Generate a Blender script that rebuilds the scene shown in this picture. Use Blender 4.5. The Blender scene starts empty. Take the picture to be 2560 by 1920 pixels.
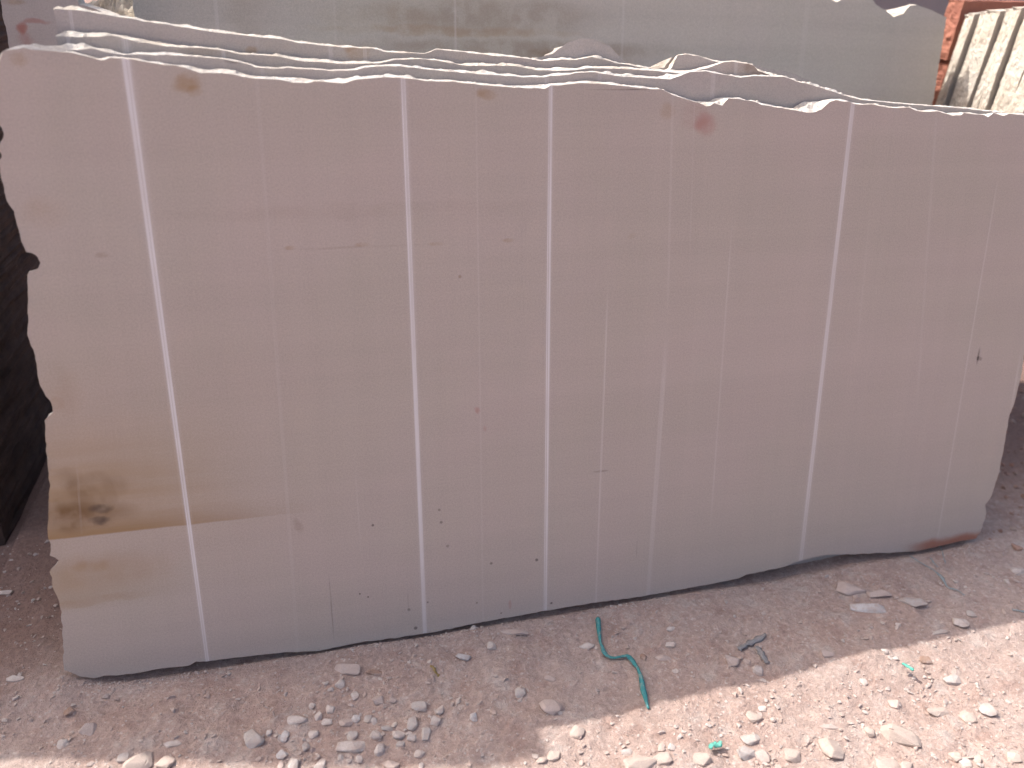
import bpy, bmesh, math, random
from mathutils import Matrix, Vector, noise, geometry

# ---------------------------------------------------------------- camera, sky, sun, exposure
sc = bpy.context.scene
CAM_ROT = [[0.967762, 0.078353, -0.239369], [-0.248593, 0.449867, -0.8578], [0.040473, 0.889652, 0.454842]]
CAM_POS = [-0.46534, -1.56735, 1.5]
cam = bpy.data.cameras.new('camera'); cam.lens = 2050 / 2560 * 36; cam.sensor_width = 36
cam.clip_start = .02; cam.clip_end = 400
cam.dof.use_dof = True; cam.dof.focus_distance = 1.98; cam.dof.aperture_fstop = 1.5
co = bpy.data.objects.new('camera', cam); sc.collection.objects.link(co)
co.matrix_world = Matrix.Translation(CAM_POS) @ Matrix(CAM_ROT).to_4x4()
sc.camera = co

SUN_TRAVEL = Vector((.62, -.428, -1.0)).normalized()
sun = bpy.data.lights.new('sun', 'SUN'); sun.energy = 2.85; sun.angle = math.radians(.5); sun.color = (1.0, .96, .905)
so = bpy.data.objects.new('sun', sun); sc.collection.objects.link(so)
so.rotation_euler = SUN_TRAVEL.to_track_quat('-Z', 'Y').to_euler()
w = bpy.data.worlds.new('World'); sc.world = w; w.use_nodes = True
wn = w.node_tree; sky = wn.nodes.new('ShaderNodeTexSky'); sky.sky_type = 'NISHITA'; sky.sun_disc = False
sky.sun_elevation = math.asin(-SUN_TRAVEL.z)
sky.sun_rotation = math.atan2(-SUN_TRAVEL.x, -SUN_TRAVEL.y)
sky.air_density = .7; sky.dust_density = 6.0; sky.ozone_density = .3
wn.links.new(sky.outputs[0], wn.nodes['Background'].inputs[0]); wn.nodes['Background'].inputs[1].default_value = .15
sc.cycles.max_bounces = 5; sc.cycles.diffuse_bounces = 4; sc.cycles.adaptive_threshold = .04; sc.cycles.glossy_bounces = 2
vs = sc.view_settings; vs.view_transform = 'Standard'; vs.look = 'None'; vs.gamma = 1.0; vs.exposure = .77

# ---- measured outlines and places, in metres
FRONT_TOP = [(-0.9771, 1.3121), (-0.9695, 1.326), (-0.9616, 1.3412), (-0.9533, 1.3434), (-0.9364, 1.3458), (-0.9261, 1.348), (-0.9166, 1.3448), (-0.8867, 1.3432), (-0.8463, 1.3411), (-0.8231, 1.3352), (-0.7999, 1.3286), (-0.7914, 1.3294), (-0.7819, 1.3331), (-0.7435, 1.3309), (-0.6947, 1.323), (-0.6733, 1.3211), (-0.6519, 1.3178), (-0.6379, 1.3122), (-0.6237, 1.308), (-0.6089, 1.3082), (-0.5904, 1.3084), (-0.5644, 1.3065), (-0.5461, 1.3015), (-0.5275, 1.2987), (-0.4741, 1.297), (-0.4513, 1.292), (-0.4202, 1.2908), (-0.4081, 1.2947), (-0.3528, 1.2914), (-0.3447, 1.293), (-0.3243, 1.2985), (-0.2959, 1.3011), (-0.2672, 1.3037), (-0.2344, 1.3033), (-0.2013, 1.3005), (-0.1847, 1.2975), (-0.1256, 1.2965), (-0.0656, 1.2907), (0.0133, 1.2857), (0.0777, 1.2846), (0.0849, 1.2871), (0.0903, 1.2904), (0.112, 1.2914), (0.1577, 1.2967), (0.204, 1.2955), (0.2605, 1.2901), (0.3373, 1.2849), (0.3518, 1.285), (0.3769, 1.2733), (0.4119, 1.2641), (0.4473, 1.2556), (0.4628, 1.2487), (0.4727, 1.2505), (0.4824, 1.2557), (0.4948, 1.2523), (0.504, 1.2506), (0.5095, 1.2584), (0.519, 1.2663), (0.5425, 1.2655), (0.5894, 1.2587), (0.6045, 1.2526), (0.6427, 1.2474), (0.7072, 1.2386), (0.727, 1.235), (0.7505, 1.2369), (0.7659, 1.2432), (0.7767, 1.2522), (0.7856, 1.2595), (0.8013, 1.264), (0.8236, 1.2605), (0.8346, 1.2605), (0.8518, 1.2561), (0.8688, 1.2534), (0.9019, 1.2553), (0.9424, 1.2481), (0.971, 1.2463), (1.005, 1.2483), (1.0293, 1.2409), (1.0531, 1.2372), (1.0704, 1.2381), (1.0937, 1.2391), (1.1369, 1.2287), (1.1629, 1.2297), (1.1714, 1.2354), (1.1959, 1.2325), (1.2326, 1.2306), (1.2459, 1.2249), (1.262, 1.2354), (1.2943, 1.2278), (1.3079, 1.2336), (1.3559, 1.2297), (1.4134, 1.2258)]
FRONT_RIGHT = [(1.4524, 1.0977), (1.4808, 0.9085), (1.4941, 0.686), (1.5048, 0.5217), (1.4981, 0.4379), (1.4889, 0.3958), (1.4901, 0.3772), (1.4913, 0.2387), (1.4812, 0.1493), (1.4622, 0.1228), (1.473, 0.0911), (1.4646, 0.0322), (1.454, 0.0202)]
FRONT_BOTTOM = [(1.4514, 0.0111), (1.3936, 0.011), (1.2954, 0.002), (1.2397, -0.0008), (1.1693, 0.0053), (1.1137, 0.0106), (1.0179, 0.0204), (0.9372, 0.0307), (0.8854, 0.0279), (0.8343, 0.0226), (0.7971, 0.0114), (0.7215, 0.0074), (0.6779, 0.0051), (0.6538, -0.0039), (0.5985, -0.0068), (0.4775, -0.0105), (0.3594, -0.0142), (0.2898, -0.0129), (0.1873, -0.0109), (0.0762, -0.0145), (-0.0857, -0.0185), (-0.2114, -0.0277), (-0.2931, -0.0263), (-0.393, -0.0237), (-0.4226, -0.0254), (-0.4912, -0.0304), (-0.5858, -0.0188), (-0.6787, -0.0142), (-0.7518, -0.0141), (-0.7782, -0.0081), (-0.7972, -0.0168), (-0.859, -0.0129), (-0.9206, -0.0155), (-0.9718, -0.0112), (-1.0017, -0.0109), (-1.0301, -0.0021), (-1.0449, 0.0116), (-1.0602, 0.021)]
FRONT_LEFT = [(-1.06, 0.0328), (-1.0538, 0.0796), (-1.046, 0.1412), (-1.0424, 0.1921), (-1.0497, 0.2338), (-1.0499, 0.2739), (-1.0462, 0.2823), (-1.0351, 0.2915), (-1.0291, 0.2996), (-1.0342, 0.3082), (-1.0437, 0.3135), (-1.0378, 0.341), (-1.041, 0.3512), (-1.0403, 0.3704), (-1.0263, 0.4401), (-1.0183, 0.4766), (-1.0157, 0.5179), (-1.011, 0.5721), (-1.0084, 0.5988), (-1.0053, 0.6234), (-0.9979, 0.6316), (-0.9867, 0.6403), (-0.9865, 0.6517), (-0.99, 0.6678), (-0.9946, 0.677), (-1.0023, 0.6993), (-1.0021, 0.7379), (-1.001, 0.7633), (-1.0061, 0.7906), (-1.0067, 0.8098), (-0.9955, 0.8788), (-0.9891, 0.9267), (-0.9851, 0.9337), (-0.9753, 0.9373), (-0.9674, 0.9417), (-0.9615, 0.9517), (-0.9639, 0.9637), (-0.9733, 0.972), (-0.9836, 0.974), (-0.9874, 0.9936), (-0.99, 1.0208), (-0.9916, 1.053), (-1.0019, 1.0744), (-1.0016, 1.0969), (-1.0036, 1.1252), (-1.0019, 1.1472), (-0.9968, 1.153), (-0.9965, 1.1589), (-0.9993, 1.1662), (-0.9943, 1.1799), (-0.9881, 1.1886), (-0.9853, 1.1972), (-0.9871, 1.2066), (-0.9915, 1.2123), (-0.9854, 1.2634)]
FRONT_BACK_TOP = [(-0.978, 1.3441), (-0.9352, 1.3575), (-0.9254, 1.3556), (-0.8956, 1.3491), (-0.8545, 1.3456), (-0.8309, 1.3396), (-0.8071, 1.3328), (-0.7887, 1.3374), (-0.7495, 1.3351), (-0.6996, 1.3271), (-0.6631, 1.3232), (-0.6482, 1.3234), (-0.6264, 1.3177), (-0.6038, 1.3173), (-0.5809, 1.3183), (-0.5583, 1.3156), (-0.5435, 1.3097), (-0.5207, 1.3047), (-0.4739, 1.3037), (-0.4265, 1.3019), (-0.4026, 1.299), (-0.3539, 1.3018), (-0.3374, 1.3035), (-0.3208, 1.3061), (-0.2918, 1.3087), (-0.2626, 1.3106), (-0.2122, 1.3088), (-0.1954, 1.3042), (-0.1613, 1.3014), (-0.1267, 1.3025), (-0.0567, 1.2959), (0.0239, 1.2908), (0.074, 1.2929), (0.097, 1.2956), (0.1248, 1.2975), (0.162, 1.3012), (0.1808, 1.303), (0.2283, 1.3009), (0.2765, 1.2954), (0.3451, 1.29), (0.37, 1.2867), (0.4159, 1.2697), (0.457, 1.2611), (0.4877, 1.2603), (0.5077, 1.2675), (0.5241, 1.2693), (0.5438, 1.2694), (0.5647, 1.2678), (0.6127, 1.2608), (0.7108, 1.2448), (0.7209, 1.2521), (0.7366, 1.2576), (0.769, 1.2614), (0.7961, 1.2652), (0.8179, 1.268), (0.8459, 1.2672), (0.8542, 1.2636), (0.875, 1.26), (0.9038, 1.2564), (0.9321, 1.2574), (0.9735, 1.25), (1.0375, 1.2502), (1.0566, 1.2416), (1.1098, 1.2427), (1.1281, 1.2408), (1.1411, 1.235), (1.2014, 1.237), (1.2075, 1.237), (1.2326, 1.2341), (1.264, 1.2312), (1.3001, 1.2371), (1.3264, 1.2312), (1.347, 1.2352), (1.3958, 1.2322), (1.4546, 1.2282)]
SECOND_TOP = [(-0.9429, 1.3537), (-0.9363, 1.3524), (-0.8905, 1.3469), (-0.8553, 1.3489), (-0.8161, 1.3525), (-0.7992, 1.3463), (-0.764, 1.3418), (-0.7385, 1.3437), (-0.7131, 1.3427), (-0.6837, 1.3432), (-0.6244, 1.3405), (-0.5795, 1.3367), (-0.5343, 1.3284), (-0.5193, 1.3225), (-0.4804, 1.32), (-0.4566, 1.3218), (-0.4089, 1.3201), (-0.3688, 1.3175), (-0.3196, 1.3197), (-0.3028, 1.3254), (-0.2611, 1.3275), (-0.2275, 1.3287), (-0.1767, 1.3239), (-0.1425, 1.3203), (-0.0551, 1.3149), (0.0346, 1.3102), (0.0876, 1.3091), (0.1033, 1.3125), (0.145, 1.3155), (0.1637, 1.3199), (0.2013, 1.322), (0.2685, 1.3135), (0.3566, 1.3101), (0.3914, 1.3088), (0.4159, 1.3159), (0.4404, 1.3248), (0.4807, 1.3271), (0.5014, 1.323), (0.5377, 1.319), (0.5693, 1.3141), (0.6023, 1.318), (0.6851, 1.3171), (0.7296, 1.305), (0.7518, 1.3015), (0.797, 1.291), (0.8545, 1.2767), (0.9011, 1.2667), (1.0177, 1.2578), (1.1987, 1.2478), (1.3505, 1.2343)]
SECOND_BACK_TOP = [(-0.9518, 1.3625), (-0.9451, 1.3612), (-0.9085, 1.3583), (-0.8834, 1.3602), (-0.8653, 1.3627), (-0.8365, 1.364), (-0.823, 1.3577), (-0.8055, 1.3536), (-0.7842, 1.3496), (-0.7627, 1.3455), (-0.7473, 1.3502), (-0.7177, 1.35), (-0.6879, 1.3483), (-0.6275, 1.3447), (-0.5816, 1.3417), (-0.5355, 1.3324), (-0.5201, 1.328), (-0.4806, 1.3239), (-0.4563, 1.3258), (-0.4076, 1.3248), (-0.3666, 1.3222), (-0.3164, 1.3244), (-0.2992, 1.3318), (-0.2568, 1.3332), (-0.2225, 1.3345), (-0.1707, 1.3295), (-0.1357, 1.3259), (-0.0466, 1.3229), (0.0448, 1.3157), (0.0989, 1.3146), (0.1149, 1.319), (0.1575, 1.3203), (0.1766, 1.3239), (0.215, 1.3261), (0.2834, 1.3209), (0.3231, 1.3187), (0.3732, 1.3167), (0.3881, 1.3203), (0.4338, 1.3217), (0.4589, 1.3291), (0.5001, 1.3304), (0.5212, 1.3272), (0.5582, 1.3222), (0.574, 1.3233), (0.5903, 1.319), (0.6241, 1.3221), (0.7086, 1.3212), (0.7539, 1.3088), (0.7765, 1.3054), (0.8227, 1.2946), (0.8814, 1.2801), (0.9289, 1.2699), (1.0478, 1.2608), (1.2325, 1.2506), (1.3874, 1.2369)]
THIRD_TOP = [(-0.8919, 1.3774), (-0.8543, 1.3767), (-0.8182, 1.3775), (-0.7887, 1.3803), (-0.7674, 1.3756), (-0.7459, 1.3709), (-0.702, 1.3643), (-0.6647, 1.3606), (-0.6265, 1.3613), (-0.5806, 1.3568), (-0.5499, 1.3504), (-0.4787, 1.3478), (-0.4549, 1.3435), (-0.4228, 1.3385), (-0.3818, 1.3375), (-0.3404, 1.3342), (-0.2643, 1.3368), (-0.2513, 1.3402), (-0.2339, 1.3445), (-0.1776, 1.347), (-0.1338, 1.3436), (-0.0896, 1.3361), (-0.0717, 1.3347), (0.0009, 1.3356), (0.0377, 1.3353), (0.0843, 1.3275), (0.1315, 1.3264), (0.1505, 1.3275), (0.1792, 1.3287), (0.208, 1.3333), (0.296, 1.3328), (0.3761, 1.3294), (0.4375, 1.324), (0.468, 1.3297), (0.5089, 1.3373), (0.5293, 1.3446), (0.5497, 1.3511), (0.5706, 1.3532), (0.592, 1.35), (0.6135, 1.3485), (0.63, 1.3433), (0.6418, 1.3327), (0.7145, 1.3125), (0.8186, 1.2809), (0.9368, 1.2559), (1.2429, 1.2339)]
THIRD_BACK_TOP = [(-0.8998, 1.3852), (-0.8952, 1.3912), (-0.882, 1.393), (-0.8605, 1.3905), (-0.8242, 1.3884), (-0.7949, 1.3861), (-0.7729, 1.3836), (-0.7507, 1.3803), (-0.7061, 1.3729), (-0.6683, 1.3675), (-0.6295, 1.3659), (-0.5827, 1.3614), (-0.5514, 1.3557), (-0.4787, 1.353), (-0.4543, 1.3502), (-0.4215, 1.3468), (-0.3797, 1.3458), (-0.3377, 1.3408), (-0.2601, 1.3428), (-0.2469, 1.3454), (-0.2292, 1.3489), (-0.1717, 1.3515), (-0.1271, 1.348), (-0.082, 1.3404), (-0.0637, 1.3431), (0.0103, 1.3417), (0.0478, 1.3413), (0.0953, 1.3334), (0.1434, 1.3358), (0.1627, 1.3369), (0.192, 1.3347), (0.2214, 1.3411), (0.3111, 1.3397), (0.3928, 1.3346), (0.4552, 1.3327), (0.4864, 1.3358), (0.5281, 1.3453), (0.5489, 1.351), (0.5699, 1.3559), (0.5913, 1.3571), (0.6131, 1.3538), (0.635, 1.3523), (0.6519, 1.347), (0.6639, 1.3361), (0.738, 1.3166), (0.8441, 1.2843), (0.9646, 1.2588), (1.2767, 1.2365)]
FOURTH_TOP = [(-0.8967, 1.4315), (-0.8492, 1.4299), (-0.806, 1.4237), (-0.7769, 1.4193), (-0.7473, 1.4164), (-0.7327, 1.4123), (-0.6876, 1.4074), (-0.6419, 1.4016), (-0.6112, 1.397), (-0.5483, 1.3915), (-0.5164, 1.3883), (-0.4679, 1.3854), (-0.4355, 1.3789), (-0.3858, 1.3744), (-0.3352, 1.3713), (-0.2752, 1.37), (-0.2495, 1.3639), (-0.2276, 1.3627), (-0.1613, 1.3613), (-0.1477, 1.3649), (-0.1341, 1.3709), (-0.0798, 1.3669), (-0.0063, 1.3597), (0.0594, 1.3565), (0.1071, 1.3504), (0.1312, 1.3508), (0.1553, 1.3537), (0.1944, 1.3543), (0.2336, 1.361), (0.2735, 1.3547), (0.2938, 1.3479), (0.3242, 1.3457), (0.355, 1.3399), (0.3911, 1.3368), (0.4308, 1.3328), (0.4376, 1.341), (0.4449, 1.3573), (0.4505, 1.3681), (0.4776, 1.3703), (0.5041, 1.3671), (0.5311, 1.3604), (0.5528, 1.3553), (0.5853, 1.3521), (0.6519, 1.3383), (0.697, 1.3287), (0.7428, 1.3189), (0.8494, 1.2856), (0.9708, 1.2571), (1.1568, 1.2396)]
FOURTH_BACK_TOP = [(-0.9047, 1.4421), (-0.8926, 1.4439), (-0.8564, 1.439), (-0.8126, 1.4313), (-0.7829, 1.4268), (-0.7527, 1.4238), (-0.7379, 1.4196), (-0.6918, 1.4146), (-0.6452, 1.4088), (-0.6137, 1.4057), (-0.5497, 1.3985), (-0.5172, 1.3952), (-0.4676, 1.3931), (-0.4346, 1.3858), (-0.384, 1.3803), (-0.3325, 1.3764), (-0.2713, 1.3742), (-0.2449, 1.3689), (-0.2227, 1.3668), (-0.155, 1.3654), (-0.1411, 1.369), (-0.1272, 1.3752), (-0.0719, 1.3719), (0.0032, 1.3672), (0.0703, 1.3614), (0.1189, 1.3543), (0.1434, 1.3582), (0.1681, 1.3594), (0.2079, 1.3583), (0.2479, 1.366), (0.2887, 1.3586), (0.3094, 1.3518), (0.3404, 1.3495), (0.3719, 1.3436), (0.4087, 1.3405), (0.4354, 1.3362), (0.4477, 1.3437), (0.4573, 1.3603), (0.4661, 1.3723), (0.4969, 1.3746), (0.524, 1.3714), (0.5515, 1.3645), (0.5737, 1.3593), (0.6068, 1.357), (0.6747, 1.3429), (0.7208, 1.3331), (0.7675, 1.3222), (0.8762, 1.2892), (1.0001, 1.2602), (1.1899, 1.2424)]
HUMP_TOP = [(-0.0605, 1.3347), (0.0373, 1.3423), (0.117, 1.3596), (0.1523, 1.3709), (0.1724, 1.3839), (0.1875, 1.3941), (0.2077, 1.4008), (0.2281, 1.4057), (0.2466, 1.4052), (0.2643, 1.3983), (0.2748, 1.3939), (0.2905, 1.3915), (0.3012, 1.3835), (0.312, 1.3717), (0.3283, 1.36), (0.3554, 1.3446), (0.3986, 1.3358), (0.4372, 1.3438), (0.4464, 1.3552), (0.4566, 1.3666), (0.4665, 1.3658), (0.4951, 1.3634), (0.528, 1.3658), (0.6174, 1.3652), (0.7281, 1.3436), (0.7574, 1.342), (0.8056, 1.3308), (0.8551, 1.3134), (0.9808, 1.2821)]
BACK_LEFT = [(-0.816, 1.5499), (-0.8171, 1.5133), (-0.8261, 1.4733)]
BACK_RIGHT_TOP = [(0.4242, 1.6498), (0.9312, 1.6326), (1.1507, 1.6186), (1.1812, 1.5771), (1.1991, 1.5698), (1.2234, 1.5784), (1.2351, 1.617), (1.3007, 1.6069), (1.3428, 1.5662), (1.3815, 1.5512), (1.4137, 1.5336), (1.4461, 1.5437), (1.4674, 1.5675), (1.4922, 1.5706), (1.5518, 1.556), (1.61, 1.5364)]
STREAKS = [(-0.7541, 1.315, -0.7527, 0.0028, 0.017, 0.0085, 0.96), (-0.228, 1.2987, -0.2293, -0.0104, 0.0124, 0.0096, 0.96), (0.0913, 1.2774, 0.0905, -0.0108, 0.0111, 0.0088, 0.92), (0.8488, 1.2533, 0.8491, 0.0396, 0.0142, 0.0111, 0.64), (0.2374, 0.8594, 0.2323, -0.0036, 0.0048, 0.0056, 0.336), (0.3964, 0.7329, 0.3829, -0.0155, 0.013, 0.0137, 0.24), (0.379, 1.2707, 0.3964, 0.7329, 0.0049, 0.008, 0.112), (0.552, 0.9993, 0.5556, 0.1549, 0.0051, 0.0045, 0.24), (1.3091, 1.0998, 1.3099, -0.0001, 0.0049, 0.0055, 0.336), (1.4876, 0.6173, 1.4919, 0.4017, 0.008, 0.0068, 0.36), (-0.0746, 1.2683, -0.0773, 0.0464, 0.0045, 0.0043, 0.16), (-0.5191, 1.2659, -0.542, 0.0549, 0.0088, 0.0084, 0.096), (0.4348, 1.2191, 0.4478, 0.8296, 0.0039, 0.004, 0.096), (-0.3765, 0.4969, -0.3761, 0.1835, 0.0038, 0.004, 0.12), (1.0915, 1.2183, 1.1684, 0.4199, 0.0093, 0.0075, 0.096), (0.9328, 1.0473, 0.9482, 0.6104, 0.0067, 0.0069, 0.08), (-0.9569, 0.5483, -0.9747, 0.3469, 0.0048, 0.005, 0.24), (1.1431, 0.3747, 1.1438, 0.2897, 0.0075, 0.0063, 0.12)]  # pale saw lines; the short one at the right edge paints a highlight
DOTS = [(-0.3441, 0.2945, 0.0039), (-0.1824, 0.3142, 0.0039), (-0.1785, 0.2802, 0.0044), (-0.1644, 0.2124, 0.0049), (-0.054, 0.1482, 0.0044), (0.0665, 0.1409, 0.0049), (-0.385, 0.1129, 0.0029), (-0.3653, 0.1008, 0.0029), (-0.2196, 0.0625, 0.0029), (-0.0932, 0.0408, 0.0034), (-0.2676, 0.0496, 0.0049), (0.1079, 0.0069, 0.0039), (-0.2526, -0.0064, 0.0059), (-0.029, -0.0006, 0.0029)]
SPOTS = [(-0.6479, 1.2887, 0.023, 0.0188, 'rust', 0.55), (-0.6352, 1.2712, 0.0124, 0.0113, 'rust', 0.3), (-0.0529, 1.27, 0.0172, 0.0115, 'rust', 0.5), (-0.939, 1.3299, 0.0182, 0.0135, 'rust', 0.3), (0.4658, 1.2086, 0.0238, 0.0273, 'red', 0.5), (0.4389, 1.2322, 0.0394, 0.0313, 'red', 0.15), (-0.0836, 0.5634, 0.0067, 0.0091, 'red', 0.5), (-0.0657, 0.514, 0.0048, 0.0071, 'red', 0.5), (-0.0053, 0.0205, 0.0043, 0.0137, 'red', 0.5), (0.367, 1.2408, 0.0174, 0.0164, 'rust', 0.25), (-0.9295, 0.4661, 0.0587, 0.029, 'umber', 0.42), (-0.9788, 0.4008, 0.1095, 0.0317, 'umber', 0.55), (-0.9253, 0.4112, 0.0217, 0.0094, 'dark', 0.5), (-0.9333, 0.3833, 0.0258, 0.0095, 'dark', 0.6), (-0.9915, 0.4215, 0.0596, 0.0379, 'umber', 0.3), (-0.9125, 0.4451, 0.0157, 0.0415, 'umber', 0.35), (-0.9811, 0.4909, 0.0255, 0.0228, 'umber', 0.25), (-0.9629, 0.2779, 0.0357, 0.0151, 'rust', 0.25), (-0.9937, 0.1893, 0.1251, 0.011, 'rust', 0.22), (-0.9428, 0.2578, 0.1327, 0.0433, 'rust', 0.2), (-0.9787, 0.6581, 0.0152, 0.0141, 'rust', 0.25), (-0.9673, 0.6834, 0.0379, 0.0603, 'rust', 0.15), (-0.9431, 1.0501, 0.0365, 0.029, 'rust', 0.14), (-0.8478, 0.9629, 0.0127, 0.0058, 'umber', 0.22), (-0.5163, 0.3204, 0.0118, 0.0187, 'umber', 0.2), (-0.4821, 0.9625, 0.0107, 0.0047, 'rust', 0.35), (-0.3314, 0.9636, 0.0142, 0.0047, 'rust', 0.4), (-0.353, 0.9592, 0.1424, 0.0028, 'umber', 0.13), (-0.1701, 0.9593, 0.0162, 0.0048, 'rust', 0.3), (-0.0051, 0.9612, 0.0128, 0.0049, 'rust', 0.35), (0.2889, 0.9589, 0.0096, 0.0061, 'rust', 0.25), (-0.1179, 0.8839, 0.0036, 0.0039, 'umber', 0.4), (0.2323, 0.3701, 0.0206, 0.0027, 'dark', 0.5), (1.3435, 0.5927, 0.0032, 0.0231, 'dark', 0.5), (1.3526, 0.5874, 0.0064, 0.0068, 'dark', 0.4), (0.2608, 1.2835, 0.0712, 0.0016, 'dark', 0.5), (-0.4552, 0.0851, 0.0017, 0.0823, 'dark', 0.25), (-0.2685, 0.0773, 0.0021, 0.0243, 'dark', 0.15), (0.3432, 0.1364, 0.0018, 0.0279, 'dark', 0.2), (-0.3314, 1.0374, 0.3722, 0.015, 'umber', 0.07)]
STAIN_LINE = [(-1.0402, 0.3511), (-0.7467, 0.3499), (-0.5548, 0.3461)]
CONTACT = [(-1.0635, -0.0011), (-1.0031, -0.0202), (-0.9484, -0.0285), (-0.7901, -0.0333), (-0.6804, -0.0315), (-0.5868, -0.0296), (-0.4914, -0.0333), (-0.3932, -0.0268), (-0.2116, -0.0331), (-0.1386, -0.0292), (0.0763, -0.0274), (0.3599, -0.0238), (0.5384, -0.0198), (0.6555, -0.0229), (0.8008, -0.0222), (0.9297, -0.0133), (1.0483, -0.0048), (1.1852, -0.0075), (1.3965, -0.0041), (1.4544, -0.0041)]
TWINE = [(0.2212, -0.0483), (0.209, -0.0946), (0.1997, -0.1355), (0.1977, -0.1587), (0.2054, -0.1781), (0.2208, -0.1882), (0.2399, -0.1884), (0.2522, -0.1952), (0.2589, -0.2207), (0.2569, -0.2516), (0.2501, -0.2881), (0.2455, -0.3191), (0.2409, -0.3467)]
TWINE_BLUE_A = [(1.2125, -0.0094), (1.2209, -0.0427), (1.2369, -0.0822), (1.2353, -0.1173), (1.2244, -0.1545), (1.2374, -0.1707), (1.2501, -0.1901)]
TWINE_BLUE_B = [(1.2634, -0.0329), (1.2585, -0.0559), (1.2575, -0.0739)]
TWINE_BLUE_C = [(1.3414, 0.0142), (1.3193, -0.016), (1.2879, -0.0656)]
TWINE_BLUE_D = [(1.3325, -0.2721), (1.3496, -0.282), (1.3751, -0.2967)]
GREEN_STICK = [(0.8892, -0.3888), (0.8939, -0.4199)]
TEAL_SCRAP = [(0.3376, -0.4879)]
YELLOW_LEAF = [(-0.2275, -0.1311)]
GREEN_FLECK = [(1.8288, 0.3104)]
RED_EDGE = [(1.1693, 0.0053), (1.2935, 0.0129), (1.4508, 0.0139)]
SCRAP_A = [(0.534, -0.2324), (0.5584, -0.2204), (0.5874, -0.2149), (0.6258, -0.2016)]
SCRAP_B = [(0.5871, -0.2318), (0.5832, -0.2586), (0.5816, -0.2908)]
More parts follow.
